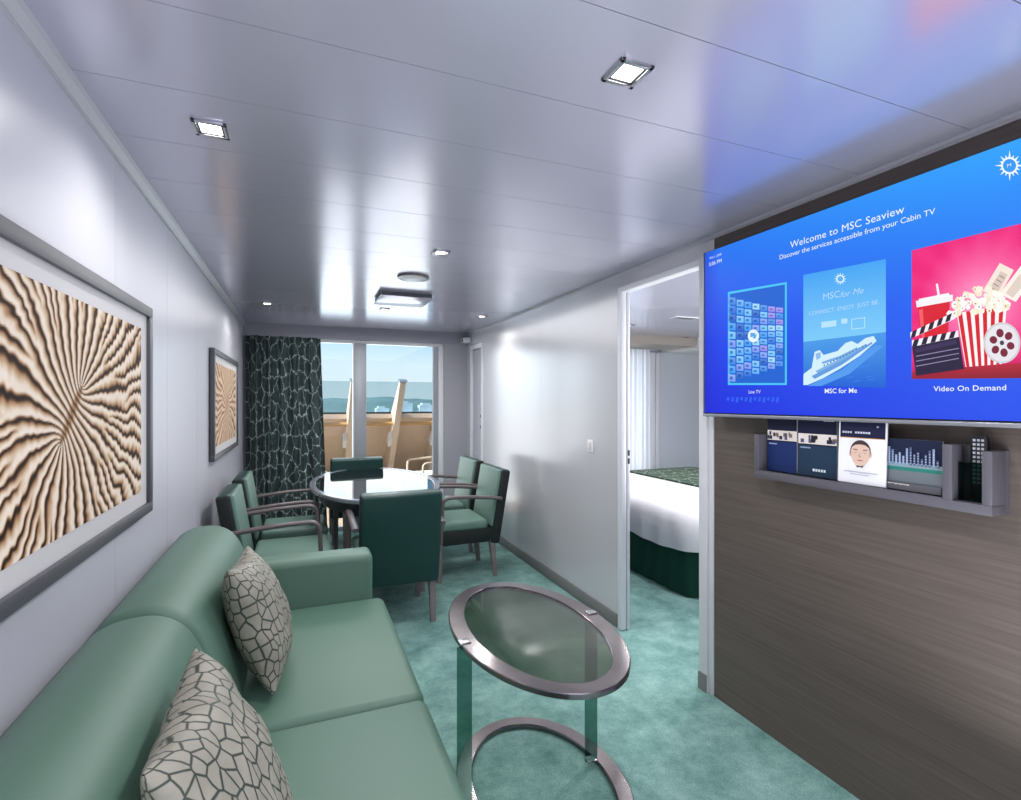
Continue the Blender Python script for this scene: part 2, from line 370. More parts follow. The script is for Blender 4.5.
struct('trim_4', B(4.54, 4.60, YF-.09, YF-.051, 0, 2.084, bev=.01), m_trim)

# ============================================================ CEILING FIXTURES
def downlight(x, y, size, rz, label, dim=False):
    t_ = thing('ceiling_downlight', label, 'ceiling light', (x, y, HC), rz, 'square recessed downlights')
    s = size/2; w = s*.26
    bm = NB()
    for a in range(4):
        R = Matrix.Rotation(a*PI/2, 4, 'Z'); box(bm, -s, s, -s, -s+w, -.008, -.0005, bev=.0015, mat=R)
    obj('frame', bm, m_chrome, t_)
    bm = NB()
    for a in range(4):
        R = Matrix.Rotation(a*PI/2, 4, 'Z'); box(bm, -s+w, s-w, -s+w, -s+w+.006, -.0045, -.0005, mat=R)
    obj('inner_rim', bm, m_pframe, t_)
    obj('lamp', B(-s*.6, s*.6, -s*.6, s*.6, -.0035, -.0005, bev=.001), m_lampdim if dim else m_lamp, t_)
    return t_
LB = ['bright square downlight nearest the television screen', 'bright square downlight nearest the large coral picture',
      'small square downlight between the round detector and the television', 'small square downlight near the left wall by the curtain',
      'small square downlight just beyond the hanging square ceiling panel', 'small square downlight near the right wall by the narrow door']
for i, (x, y) in enumerate(DOWN): downlight(x, y, (.092, .092, .085, .08, .08, .08)[i], 0, LB[i])
BD = [(2.95, 4.35), (3.2, 4.9), (2.35, 3.05)]
for x, y in [(3.21, 4.60), (4.5, 5.25)]:
    downlight(x, y, .1, 0, 'square bedroom downlight seen through the doorway, ' + ('nearer one on the left' if x < 4 else 'smaller one above the far bedroom wall'), True)
for x, y in [(2.6, 2.6), (3.21, 4.5), (4.5, 3.3)]:
    lamp('bedroom_beam', 'SPOT', (x, y, HC-.02), 80, (1, .98, .96), spot_size=2.75, spot_blend=.7, shadow_soft_size=.05)
t_ = thing('bedroom_air_vent', 'long dark slotted vent in the bedroom ceiling near the doorway top', 'vent', (3.42, 3.98, HC))
obj('vent_frame', B(-.14, .14, -.05, .05, -.006, -.0005, bev=.002), m_white, t_)
bm = NB()
for k in range(3): box(bm, -.12, .12, -.035+.028*k, -.02+.028*k, -.0075, -.0055)
obj('slot', bm, m_dark, t_)
t_ = thing('ceiling_detector', 'round white disc with a dark ring on the ceiling above the dining table', 'detector', (.675, 3.33, HC))
bm = NB(); lathe(bm, [(.10, -.0005), (.10, -.012), (.085, -.014), (.082, -.014), (.082, -.0005)]); obj('ring', bm, m_frame, t_)
bm = NB(); lathe(bm, [(.081, -.0005), (.081, -.012), (.06, -.020), (.045, -.022), (.002, -.022)]); obj('dome', bm, m_aluW, t_)
t_ = thing('ceiling_air_diffuser', 'square white panel hanging just below the ceiling over the dining table', 'air diffuser', (.735, 4.03, HC))
obj('neck', B(-.185, .185, -.19, .19, -.026, -.0005), m_pframe, t_)
obj('plate', B(-.195, .195, -.2, .2, -.032, -.0265, bev=.002), m_ceil, t_)
t_ = thing('corner_sensor', 'small white box high in the corner above the narrow door', 'sensor', (XR-.045, YF-.12, 2.13))
obj('body', B(-.04, .04, -.07, .07, -.03, .03, bev=.01), m_white, t_); obj('lens', B(-.043, -.0405, -.02, .02, -.015, .01), m_dark, t_)

# wall switch
sy, sz = onx(591, 446, XR)
t_ = thing('light_switch', 'small white light switch on the glossy wall left of the bedroom doorway', 'switch', (XR, sy, sz))
obj('plate', B(-.008, -.0003, -.035, .035, -.042, .042, bev=.003), m_white, t_)
obj('rocker', B(-.0115, -.0081, -.018, .018, -.025, .025, bev=.001), m_mat, t_)

# ============================================================ PICTURES
def smooth(a, b_, x): x = max(0, min(1, (x-a)/(b_-a))); return x*x*(3-2*x)
CR = [(0, (26, 14, 10)), (.14, (48, 28, 18)), (.32, (112, 76, 48)), (.52, (166, 128, 92)), (.74, (206, 182, 154)), (.92, (226, 212, 196)), (1, (232, 222, 210))]
def ramp(v):
    v = max(0, min(1, v))
    for (p0, c0), (p1, c1) in zip(CR, CR[1:]):
        if v <= p1:
            k = (v-p0)/(p1-p0); return tuple(a+(b_-a)*k for a, b_ in zip(c0, c1))
    return CR[-1][1]
def coral(s, t, kind):
    """s right, t up (metres from the art's centre): ridges are hyperbolas that leave a short diagonal spine"""
    o = kind*7.3
    n1 = noise.noise(Vector((s*3.5+o, t*3.5, 1))); n3 = noise.noise(Vector((s*3.5+o, t*3.5, 11))); n2 = noise.noise(Vector((s*11+o, t*11, 4)))
    R0 = math.hypot(s, t); g = min(1, R0*5)
    z = complex(s+.035*n1*g+.006*n2*g, t+.035*n3*g)*cmath.exp(-1j*.85)/.095
    w = cmath.acosh(z); mu, nu = w.real, w.imag
    scal = .065*math.sin(R0*150+9*n1+5*n2)*g
    N = 30; q = nu*N/(2*PI)+.22*n2*g
    def prof(x):
        fr = x-math.floor(x); p = 1-abs(2*fr-1); v = smooth(.0, .50, p)
        return v*(.46+.54*smooth(.08, .62, fr))
    k1 = smooth(0, .25, mu-(1.75+.9*noise.noise(Vector((nu*2.2, 5+o, 0)))))
    k2 = smooth(0, .25, mu-(2.55+.7*noise.noise(Vector((nu*4.2, 9+o, 0)))))
    v1 = prof(q+scal*.6); v2 = prof(2*q+scal); v3 = prof(4*q+scal)
    v = v1+(v2-v1)*k1; v = v+(v3-v)*k2*.8
    v += .06*noise.noise(Vector((s*80, t*80, 1))) + .05*n2
    v *= .55+.45*smooth(.02, .30, mu)
    return v*.93
def picture(y0, y1, z0, z1, kind, label, step):
    t_ = thing('framed_picture', label, 'picture', (XL, (y0+y1)/2, (z0+z1)/2), 0, 'framed coral pictures on the left wall')
    hy, hz = (y1-y0)/2, (z1-z0)/2
    bm = NB(); w = .036
    for (a, b_, c, d) in [(-hy, hy, hz-w, hz), (-hy, hy, -hz, -hz+w), (-hy, -hy+w, -hz+w, hz-w), (hy-w, hy, -hz+w, hz-w)]: box(bm, .004, .034, a, b_, c, d, bev=.002)
    obj('frame', bm, m_pframe, t_)
    obj('mat_board', B(.006, .022, -hy+w, hy-w, -hz+w, hz-w), m_mat, t_, False)
    my, mz = .112, .088; ay, az = hy-my, hz-mz
    ny, nz_ = int(2*ay/step), int(2*az/step)
    V = []; F = []; cols = []
    for j in range(nz_+1):
        for i in range(ny+1):
            yy = -ay+2*ay*i/ny; zz = -az+2*az*j/nz_; V.append((.0235, yy, zz))
            v = coral(yy+.0, zz-.0, kind)
            c = ramp(v)
            if kind: c = tuple(.55*x+.45*g for x, g in zip(c, (196, 160, 130)))
            cols.append(lin(c))
    for j in range(nz_):
        for i in range(ny):
            a = j*(ny+1)+i; F.append((a, a+1, a+ny+2, a+ny+1))
    me = bpy.data.meshes.new('coral_print'); me.from_pydata(V, [], F); at = me.color_attributes.new('Col', 'FLOAT_COLOR', 'POINT')
    at.data.foreach_set('color', [x for c in cols for x in c]); me.materials.append(m_art)
    o = bpy.data.objects.new('coral_print', me); C.objects.link(o); o.parent = t_
picture(.87, 2.28, 1.015, 1.762, 0, 'large brown and cream coral picture in grey frame above the green sofa', .0036)
picture(3.78, 5.15, 1.03, 1.762, 1, 'smaller-looking coral picture on the left wall beside the patterned curtain', .008)

# ============================================================ CURTAIN
def curtain(name, x0, x1, yc, z0, z1, mat, amp, nf, flare=0, seed=0):
    rnd = random.Random(seed); NX, NZ = 160, 24; bm = NB(); uvl = bm.loops.layers.uv.new('UVMap')
    ph = [rnd.uniform(-.5, .5) for _ in range(8)]; grid = []
    for j in range(NZ+1):
        t = j/NZ; row = []
        for i in range(NX+1):
            s = i/NX; z = z1+(z0-z1)*t
            x = x0+(x1-x0)*(s+ .0) + flare*s*s*t
            yy = yc+amp*math.sin(2*PI*nf*s+.8*math.sin(5*s+ph[0])+.25*math.sin(3*t+ph[1]))*(.75+.25*t)+amp*.35*math.sin(2*PI*nf*2.3*s+ph[2]*6+t)
            row.append(bm.verts.new((x, yy, z)))
        grid.append(row)
    for j in range(NZ):
        for i in range(NX):
            f = bm.faces.new((grid[j][i], grid[j][i+1], grid[j+1][i+1], grid[j+1][i]))
            for lp, (a, b_) in zip(f.loops, ((i, j), (i+1, j), (i+1, j+1), (i, j+1))): lp[uvl].uv = (a/NX*(x1-x0)*1.5, -b_/NZ*(z1-z0))
    bmesh.ops.solidify(bm, geom=bm.faces[:], thickness=.004)
    return obj(name, bm, mat, angle=80)
o = curtain('curtain', -.51, .20, YF-.11, .02, 2.085, m_curt, .048, 5.5, .07, 3)
tag(o, 'dark green curtain with pale leafy net pattern hanging by the balcony window', 'curtain')
o = curtain('sheer_curtain', 3.75, 4.36, YF-.19, .02, 2.11, m_curtW, .02, 7, 0, 5)
tag(o, 'white curtain on the bedroom window seen through the doorway', 'curtain')

# ============================================================ SOFA
def rbox_profile(x0, x1, z0, z1, r, n=5):
    P = []
    for cx, cz, a in ((x1-r, z1-r, 0), (x0+r, z1-r, PI/2), (x0+r, z0+r, PI), (x1-r, z0+r, 1.5*PI)): P += arc(cx, cz, r, a, a+PI/2, n)
    return P
def extr_y(bm, prof, y0, y1, soft=.02):
    cx = sum(p[0] for p in prof)/len(prof); cz = sum(p[1] for p in prof)/len(prof); rings = []
    w = max(p[0] for p in prof)-min(p[0] for p in prof); h = max(p[1] for p in prof)-min(p[1] for p in prof)
    seq = [(y0, 1), (y0+.12*soft, .62), (y0+.35*soft, .27), (y0+.7*soft, .07), (y0+soft, 0), ((y0+y1)/2, 0), (y1-soft, 0), (y1-.7*soft, .07), (y1-.35*soft, .27), (y1-.12*soft, .62), (y1, 1)]
    for y, k in seq:
        fx = 1-2*soft*k/w; fz = 1-2*soft*k/h
        rings.append([Vector((cx+(x-cx)*fx, y, cz+(z-cz)*fz)) for x, z in prof])
    loft(bm, rings)
sofa = thing('sofa', 'green leatherette two-seat sofa with high rounded back against the left wall', 'sofa', (0, 0, 0))
SX0 = XL+.016
obj('base', B(SX0+.03, .33, .66, 2.62, .06, .27, bev=.01), m_green, sofa)
def seatprof():
    return rbox_profile(-.30, .385, .265, .452, .035)
def backprof():
    P = [(SX0, .28), (-.18, .28), (-.165, .42), (-.205, .60), (-.245, .72), (-.275, .785), (-.315, .825), (-.365, .845), (-.42, .845), (-.475, .832), (SX0+.008, .80), (SX0, .77)]
    # smooth by corner cutting
    for _ in range(2):
        Q = []
        for i in range(len(P)):
            a, b_ = P[i], P[(i+1) % len(P)]
            Q += [(a[0]*.75+b_[0]*.25, a[1]*.75+b_[1]*.25), (a[0]*.25+b_[0]*.75, a[1]*.25+b_[1]*.75)]
        P = Q
    return P
for y0, y1 in ((.74, 1.688), (1.692, 2.63)):
    bm = NB(); extr_y(bm, seatprof(), y0+.001, y1-.001, .028); obj('seat_cushion', bm, m_green, sofa, angle=60)
for y0, y1 in ((.70, 1.688), (1.692, 2.78)):
    bm = NB(); extr_y(bm, backprof(), y0+.003, y1-.003, .042); obj('back_cushion', bm, m_green, sofa, angle=60)
for y0, y1 in ((.56, .73), (2.635, 2.80)):
    bm = NB(); P = rbox_profile(-.27, .335, .06, .665, .03)
    extr_y(bm, P, y0, y1, .03); obj('armrest', bm, m_green, sofa, angle=60)
for x in (-.40, .26):
    for y in (.74, 2.72): obj('foot', B(x-.03, x+.03, y-.03, y+.03, 0, .062, bev=.004), m_frame, sofa)

# scatter pillows
def pillow(loc, rot, size, label, T=.095, seed=0):
    bm = NB(); N = 26; top = []; bot = []; uvl = bm.loops.layers.uv.new('UVMap')
    for j in range(N+1):
        rt = []; rb = []
        for i in range(N+1):
            a = -math.cos(PI*i/N); b_ = -math.cos(PI*j/N)
            px = a*size/2*(1-.10*(1-b_*b_)*abs(a)); py = b_*size/2*(1-.10*(1-a*a)*abs(b_))
            h = T*(max(0, (1-a*a)*(1-b_*b_)))**.42
            w = noise.noise(Vector((px*14+seed, py*14, 0)))*.010*(1-abs(a*b_)**3) if h > 0 else 0
            cr_ = .008*math.sin(26*(abs(px)+abs(py))+seed)*abs(a*b_)**1.5
            edge = i in (0, N) or j in (0, N)
            rt.append(bm.verts.new((px, py, 0 if edge else h+w+cr_))); rb.append(rt[-1] if edge else bm.verts.new((px, py, -h+w*.6)))
        top.append(rt); bot.append(rb)
    for j in range(N):
        for i in range(N):
            fs = [bm.faces.new((top[j][i], top[j][i+1], top[j+1][i+1], top[j+1][i]))]
            q = [bot[j][i], bot[j+1][i], bot[j+1][i+1], bot[j][i+1]]
            if len(set(q)) == 4:
                try: fs.append(bm.faces.new(q))
                except ValueError: pass
            for w_, f in enumerate(fs):
                for lp, (a, b_) in zip(f.loops, (((i, j), (i+1, j), (i+1, j+1), (i, j+1)), ((i, j), (i, j+1), (i+1, j+1), (i+1, j)))[w_]):
                    fu = lambda q_: (.45*q_/N + .55*(1-math.cos(PI*q_/N))/2)*size*1.2
                    lp[uvl].uv = ((-1 if w_ else 1)*fu(a)+seed, fu(b_)+.37*seed)
    o = obj('scatter_pillow', bm, m_pill, angle=180); o.location = loc; o.rotation_mode = 'QUATERNION'
    o.rotation_quaternion = rot
    return tag(o, label, 'pillow', 'patterned scatter pillows on the sofa')
def prot(nx, ny, nz, spin):
    """pillow normal along (nx,ny,nz), local Y kept upwards, then turned in its plane"""
    z = Vector((nx, ny, nz)).normalized(); x = Vector((0, 0, 1)).cross(z).normalized(); y = z.cross(x)
    m = Matrix((x, y, z)).transposed() @ Matrix.Rotation(spin, 3, 'Z'); return m.to_quaternion()
pillow((-.135, 2.04, .668), prot(1, -.02, .34, math.radians(-5)), .425, 'cream net-patterned pillow leaning on the far half of the sofa', .088, 2)
pillow((-.125, 1.105, .672), prot(1, .03, .42, math.radians(-2)), .45, 'cream net-patterned pillow nearest the camera on the sofa', .085, 5)

# ============================================================ COFFEE TABLE
ct = thing('coffee_table', 'oval smoked glass coffee table with steel rims on teal carpet', 'coffee table', (.79, 1.745, 0))
bm = NB(); ering(bm, 0, 0, .222, .418, .285, .475, .574, .594); q = obj('top_rim', bm, m_steel, ct)
bm = NB(); prism(bm, ell(0, 0, .2215, .4175), lambda p, d: Vector((p[0], p[1], d)), .581, .589); q = obj('glass_top', bm, m_smoke, ct)
q['label'] = 'smoked glass oval panel'
bm = NB(); ering(bm, .035, -.02, .245, .345, .305, .40, .002, .022); obj('base_ring', bm, m_steel, ct)
for s, x, y in ((-1, -.268, -.04), (1, .262, .01)):
    bm = NB(); box(bm, x-.026, x+.026, y-.005, y+.005, .018, .578, bev=.001)
    q = obj('glass_leg', bm, m_clear, ct, False); q.rotation_euler = (0, 0, 0)
    for z in (.018, .590):
        bm = NB(); box(bm, x-.02, x+.02, y-.016, y+.016, z, z+.009, bev=.002); obj('clamp', bm, m_chrome, q)

# ============================================================ DINING
TX, TY, TA, TB = .575, 4.44, .51, .92
dt = thing('dining_table', 'oval dining table with dark reflecting glass top and grey rim', 'dining table', (TX, TY, 0))
bm = NB(); ering(bm, 0, 0, TA-.05, TB-.05, TA, TB, .722, .752, bev=.006); obj('rim', bm, m_tablerim, dt)
bm = NB(); prism(bm, ell(0, 0, TA-.0505, TB-.0505), lambda p, d: Vector((p[0], p[1], d)), .735, .7495); obj('glass_top', bm, m_tabletop, dt)
bm = NB(); ering(bm, 0, 0, TA-.11, TB-.11, TA-.075, TB-.075, .63, .7215, bev=.003); obj('apron', bm, m_tabledark, dt)
for sx in (-1, 1):
    for sy in (-1, 1):
        bm = NB(); x, y = sx*.27, sy*.60
        loft(bm, [[Vector((x+a*.5*w, y+b_*.5*w, z)) for a, b_ in ((-1, -1), (1, -1), (1, 1), (-1, 1))] for z, w in ((0, .035), (.3, .043), (.648, .05))])
        obj('leg', bm, m_leg, dt, False)
def make_chair():
    t_ = thing('dining_chair', 'x', 'chair', (0, 0, 0))
    obj('seat_frame', B(-.235, .235, -.24, .235, .285, .395, bev=.006), m_black, t_)
    bm = NB(); box(bm, -.24, .24, -.20, .265, .39, .468, bev=.028, seg=4); obj('seat_cushion', bm, m_chairg, t_, angle=60)
    # back: dark shell with a lighter cushion on its front
    tilt = math.radians(9.5); R = Matrix.Translation((0, -.245, .27)) @ Matrix.Rotation(tilt, 4, 'X')
    bm = NB(); box(bm, -.25, .25, -.05, .034, 0, .60, bev=.022, seg=4, mat=R); 
    bm.normal_update()
    for f in bm.faces:
        if abs(f.normal.x) > .6: f.material_index = 1
    obj('back_shell', bm, [m_gdark, m_black], t_, angle=60)
    bm = NB(); box(bm, -.238, .238, .018, .050, .13, .592, bev=.014, seg=4, mat=R); obj('back_cushion', bm, m_chairg, t_, angle=60)
    for s in (-1, 1):
        x = s*.272
        P = [(-.30, .635), (-.2, .648), (-.1, .658), (.0, .665), (.08, .668)] + arc(.13, .608, .06, PI/2, 0, 7) + [(.192, .53), (.197, .43), (.200, .32)]
        bm = NB(); bar(bm, [(x, p[0], p[1]) for p in P], .042, .026, (1, 0, 0)); obj('armrest', bm, m_frame, t_, angle=50)
    for sx in (-1, 1):
        for y in (-.235, .20):
            bm = NB(); x = sx*.215; k = -.03 if y < 0 else .0
            loft(bm, [[Vector((x+a*.5*w, y+b_*.5*w+k*(1-z/.3), z)) for a, b_ in ((-1, -1), (1, -1), (1, 1), (-1, 1))] for z, w in ((0, .030), (.15, .038), (.30, .046))])
            obj('leg', bm, m_leg, t_, False)
    return t_
CH_ = [((.58, 3.555), 0, 'green upholstered armchair with its back to the camera at the near table end'),
       ((-.075, 3.72), -PI/2, 'green armchair against the left wall, the one nearer the sofa'),
       ((-.065, 4.42), -PI/2, 'green armchair against the left wall, the one nearer the curtain'),
       ((1.205, 4.17), PI/2, 'green armchair on the right side of the table, the nearer one'),
       ((1.22, 4.86), PI/2, 'green armchair on the right side of the table, the one nearer the window'),
       ((.52, 5.64), 0, 'dark-backed armchair at the far table end in front of the window')]
c0 = make_chair()
for i, ((x, y), rz, lab) in enumerate(CH_):
    o = c0 if i == 0 else copy_tree(c0)
    o.location = (x, y, 0); o.rotation_euler = (0, 0, rz); o['label'] = lab; o['group'] = 'green armchairs round the dining table'

# ============================================================ BED
bed = thing('bed', 'bed with white duvet and dark green skirt seen through the doorway', 'bed', (3.55, 3.95, 0))
BX, BY, rr = .98, 1.12, .28
def rrect(hx, hy, r, n=8):
    P = []
    for cx, cy, a in ((hx-r, hy-r, 0), (-hx+r, hy-r, PI/2), (-hx+r, -hy+r, PI), (hx-r, -hy+r, 1.5*PI)): P += arc(cx, cy, r, a, a+PI/2, n)
    return P
obj('bed_base', (lambda bm: (prism(bm, rrect(BX-.08, BY-.08, .2), lambda p, d: Vector((p[0], p[1], d)), .1, .38), bm)[1])(NB()), m_skirt, bed)
bm = NB(); rings = []                          # pleated skirt
base = []
P = rrect(BX, BY, rr, 10)
for i in range(len(P)):
    a, b_ = Vector(P[i]), Vector(P[(i+1) % len(P)]); k = max(1, int((b_-a).length/.02))
    for q in range(k): base.append(a+(b_-a)*q/k)
for z, f in ((.008, 1.0), (.2, .985), (.40, .97)):
    rings.append([Vector((p.x*f*(1+.006*math.sin(i*.9)), p.y*f*(1+.006*math.sin(i*.9)), z)) for i, p in enumerate(base)])
loft(bm, rings, cap=False); bmesh.ops.solidify(bm, geom=bm.faces[:], thickness=.004); obj('bed_skirt', bm, m_skirt, bed, angle=80)
bm = NB()
rings = []
for z, f, am in ((.335, 1.03, .006), (.42, 1.03, .005), (.52, 1.02, .003), (.575, .995, .001), (.605, .95, 0), (.615, .88, 0)):
    rings.append([Vector((p.x*f*(1+am*math.sin(i*.55)), p.y*f*(1+am*math.sin(i*.55)), z+(.012*math.sin(i*.13) if z < .4 else 0))) for i, p in enumerate(base)])
loft(bm, rings); obj('duvet', bm, m_sheet, bed, angle=60)
o = obj('bed_runner', B(-.12, .82, -1.0, 1.0, .618, .634, bev=.006), m_runner, bed); o['label'] = 'dark green patterned bed runner'

# ============================================================ TELEVISION
XS = 1.762                                     # screen plane
ty0, ty1, tz0, tz1 = .585, 1.915, 1.362, 2.118
tv = thing('television', 'large wall-mounted television showing a bright blue menu screen', 'television', (XS, (ty0+ty1)/2, (tz0+tz1)/2))
TVL = tv.location.copy()
def L(x, y, z): return Vector((x, y, z))-TVL
bm = NB(); box(bm, XS+.002, XR-.03, ty0, ty1, tz0, tz1, bev=.004, mat=Matrix.Translation(-TVL)); obj('casing', bm, m_tvb, tv)
bm = NB(); box(bm, XR-.03, XR-.001, ty0+.35, ty1-.35, tz0+.15, tz1-.2, mat=Matrix.Translation(-TVL)); obj('wall_bracket', bm, m_tvb, tv)
bm = NB(); box(bm, XS-.006, XS+.03, ty0-.004, ty1+.004, tz0-.014, tz0-.001, bev=.002, mat=Matrix.Translation(-TVL)); box(bm, XS-.003, XS+.03, ty1+.0005, ty1+.005, tz0-.001, tz1, mat=Matrix.Translation(-TVL)); obj('bezel_edge', bm, m_tvs, tv)
LAY = [0]
class Card:
    """flat coloured shapes, each a hair in front of the last"""
    def __init__(self): self.V = []; self.F = []; self.c = []; self.k = 0
    def poly(self, pts, col, fn, col2=None):
        self.k += 1; n0 = len(self.V)
        ps = [fn(p, self.k) for p in pts]; self.V += ps; self.F.append(tuple(range(n0, n0+len(ps))))
        lo = min(p[2] for p in ps); hi = max(p[2] for p in ps)
        for p in ps:
            if col2: t = (p[2]-lo)/max(1e-6, hi-lo); q = tuple(a+(b_-a)*t for a, b_ in zip(col, col2))
            else: q = col
            self.c.append(lin(q))
    def grid(self, a0, a1, b0, b1, na, nb, colfn, fn):
        self.k += 1; n0 = len(self.V)
        for j in range(nb+1):
            for i in range(na+1):
                s, t = i/na, j/nb; self.V.append(fn((a0+(a1-a0)*s, b0+(b1-b0)*t), self.k)); self.c.append(lin(colfn(s, t)))
        for j in range(nb):
            for i in range(na): a = n0+j*(na+1)+i; self.F.append((a, a+1, a+na+2, a+na+1))
    def build(self, name, mat, parent):
        me = bpy.data.meshes.new(name); me.from_pydata(self.V, [], self.F); at = me.color_attributes.new('Col', 'FLOAT_COLOR', 'POINT')
        at.data.foreach_set('color', [x for c in self.c for x in c]); me.materials.append(mat)
        o = bpy.data.objects.new(name, me); C.objects.link(o); o.parent = parent; return o
base_off = [0.0]
def tf(p, k):                                  # picture point -> spot on the screen
    y, z = onx(p[0], p[1], XS); return tuple(L(XS-base_off[0]-.00006*k, y, z))
def tl(p, k): return tuple(L(XS-base_off[0]-.00006*k, p[0], p[1]))   # metres on the screen
def mixc(a, b_, t): return tuple(x+(y-x)*t for x, y in zip(a, b_))
def bgcol(s, t):                               # s from left (far) to right, t up
    lo = mixc((22, 40, 215), (40, 84, 232), s); mid = mixc((28, 70, 228), (40, 112, 238), s); hi = mixc((38, 112, 235), (48, 158, 246), min(1, s*1.2))
    c = mixc(lo, mid, min(1, t*2)) if t < .5 else mixc(mid, hi, t*2-1)
    d = min(s*14, (1-s)*14, 1); return mixc((20, 36, 190), c, .6+.4*d)
K = Card(); K.grid(ty1-.004, ty0+.004, tz0+.004, tz1-.004, 40, 24, bgcol, tl); K.build('screen', m_screen, tv)
# left tile: wall of small programme pictures
base_off[0] = .0006
K = Card()
q = [(728, 292), (787, 282), (787, 385), (728, 385)]
K.poly(q, (70, 190, 240), tf); K.poly([(730, 294), (785, 284.5), (785, 383), (730, 383)], (26, 96, 205), tf)
for i in range(7):
    u0 = 729+8.1*i+(0 if i else -.2); u1 = u0+6.9
    for j in range(10):
        m = (u0-728)/59; top = 297+11*m*1.6*(1-m*.35); bot = 383-19*m
        v0 = top+(bot-top)*j/10; v1 = top+(bot-top)*(j+.82)/10
        c = random.choice([(60, 150, 235), (110, 190, 245), (40, 110, 215), (90, 170, 240), (150, 210, 245), (60, 130, 220), (30, 90, 190), (150, 130, 225), (120, 150, 235)])
        K.poly([(u0, v0), (u1, v0+.6), (u1, v1+.6), (u0, v1)], c, tf, mixc(c, (200, 225, 250), .35))
        K.poly([(u0+1.5, v0+2.2), (u0+4.5, v0+2.5), (u0+4.2, v1-1.5), (u0+1.2, v1-1.6)], mixc(c, (20, 60, 160), .5), tf)
K.poly([(755+5.6*math.cos(a*PI/12), 336+6.4*math.sin(a*PI/12)) for a in range(24)], (225, 240, 252), tf)
K.poly([(752, 333), (757, 333), (757, 336), (752, 337.5)], (90, 160, 225), tf); K.poly([(754, 338), (759, 333.5), (757, 339)], (90, 160, 225), tf)
for i in range(12):                            # mirrored glow of the tile below it
    K.poly([(729+4.5*i, 397), (731.5+4.5*i, 397.2), (730.5+4.5*i, 401+i % 3), (728+4.5*i, 400+i % 3)], (44, 92, 232), tf)
K.build('menu_picture', m_screen, tv)
# middle tile: ship at sea
K = Card()
K.poly([(803.5, 275), (886, 259), (886, 388), (803.5, 385)], (70, 160, 225), tf)
K.poly([(803.5, 342), (886, 332), (886, 388), (803.5, 385)], (24, 92, 208), tf, (70, 150, 225))
K.poly([(803.5, 275), (886, 259), (886, 332), (803.5, 342)], (120, 196, 242), tf, (64, 158, 236))
for i in range(22):
    u = 806+random.random()*74; v = 346+random.random()*36; K.poly([(u, v), (u+7, v-1.5), (u+7, v-1.0), (u, v+.6)], (60, 140, 225), tf)
K.poly([(804, 374), (812, 368), (815, 352), (820, 350), (824, 355), (838, 351), (846, 343), (852, 341), (858, 344), (866, 338), (874, 336), (877, 341), (860, 356), (840, 369), (824, 378), (808, 385), (803.7, 385)], (205, 232, 248), tf)
K.poly([(812, 376), (840, 362), (872, 342), (873, 343.5), (842, 365), (815, 379)], (96, 150, 215), tf)
K.poly([(816, 371), (838, 360), (866, 344), (867, 345), (840, 362), (818, 373)], (120, 170, 222), tf)
K.poly([(822, 362), (840, 356), (858, 347), (858, 348.4), (841, 358.5), (823, 364)], (110, 165, 220), tf)
K.poly([(816, 354), (821, 352), (821, 358), (817, 360)], (130, 180, 226), tf)
for i in range(14): u = 824+3.2*i; v = 365-1.55*i; K.poly([(u, v), (u+1.6, v-.8), (u+1.6, v+.8), (u, v+1.6)], (70, 120, 190), tf)
K.poly([(808, 386), (842, 370), (876, 345), (884, 346), (850, 374), (822, 386)], (80, 150, 232), tf)
for (a, b_, c, d) in ((822, 322, 15, 6), (842, 319, 6, 5), (852, 319, 14, .8), (852, 329, 14, .8), (852, 319, .8, 10), (865, 317, .8, 11)):
    K.poly([(a, b_), (a+c, b_-c*.12), (a+c, b_-c*.12+d), (a, b_+d)], (176, 220, 246), tf)
K.build('menu_picture', m_screen, tv)
def star(K, cu, cv, r0, r1, n_, col, sx=1.0):
    K.poly([(cu+sx*(r1 if a % 2 else r0)*math.cos(a*PI/n_), cv+(r1 if a % 2 else r0)*math.sin(a*PI/n_)) for a in range(2*n_)], col, tf)
def ringp(K, cu, cv, ro, ri, col, inner, sx=1.0):
    for r, c in ((ro, col), (ri, inner)): K.poly([(cu+sx*r*math.cos(a*PI/16), cv+r*math.sin(a*PI/16)) for a in range(32)], c, tf)
base_off[0] = .012*.5
K = Card(); star(K, 841.5, 279, 6.5, 3.4, 12, (190, 228, 250)); ringp(K, 841.5, 279, 3.6, 2.8, (225, 240, 252), (90, 170, 236)); K.build('logo', m_screen, tv)
K = Card()
for a in range(16):                            # compass-like rays with a ring and letters
    t1 = a*PI/8; rr_ = 15.5 if a % 4 == 0 else (13.5 if a % 2 == 0 else 11.5)
    p = lambda r, t, : (1011+r*math.cos(t)*.98, 166+r*math.sin(t))
    K.poly([p(7.6, t1-.15), p(rr_, t1), p(7.6, t1+.15)], (236, 244, 252), tf)
ringp(K, 1011, 166, 8.4, 6.6, (236, 244, 252), (52, 150, 240)); K.build('logo', m_screen, tv)
# right tile: popcorn, drink, clapperboard, reel on pink
base_off[0] = .0006
K = Card()
def tile(s, t):
    d = math.hypot((s-.48)*1.15, (t-.52)); ang = math.atan2(t-.52, s-.48)
    c = mixc((252, 170, 205), (232, 32, 118), min(1, d*2.0)); c = mixc(c, (245, 90, 150), .25*(.5+.5*math.sin(ang*17))*min(1, d*3))
    return mixc(c, (150, 20, 60), max(0, .16-t)*4)
yA, _ = onx(912, 300, XS); _, zb = onx(912, 379, XS); _, zt = onx(912, 250.5, XS); yB = .655
K.grid(yA, yB, zb, zt, 44, 40, tile, tl)
def tg(s, t): return (yA+(yB-yA)*s, zb+(zt-zb)*t)
def PT(pts, col, col2=None): K.poly(pts, col, tf, col2)
PT([(912, 379), (912, 372), (980, 366), (1035, 362), (1035, 378)], (132, 26, 44), (180, 40, 60))
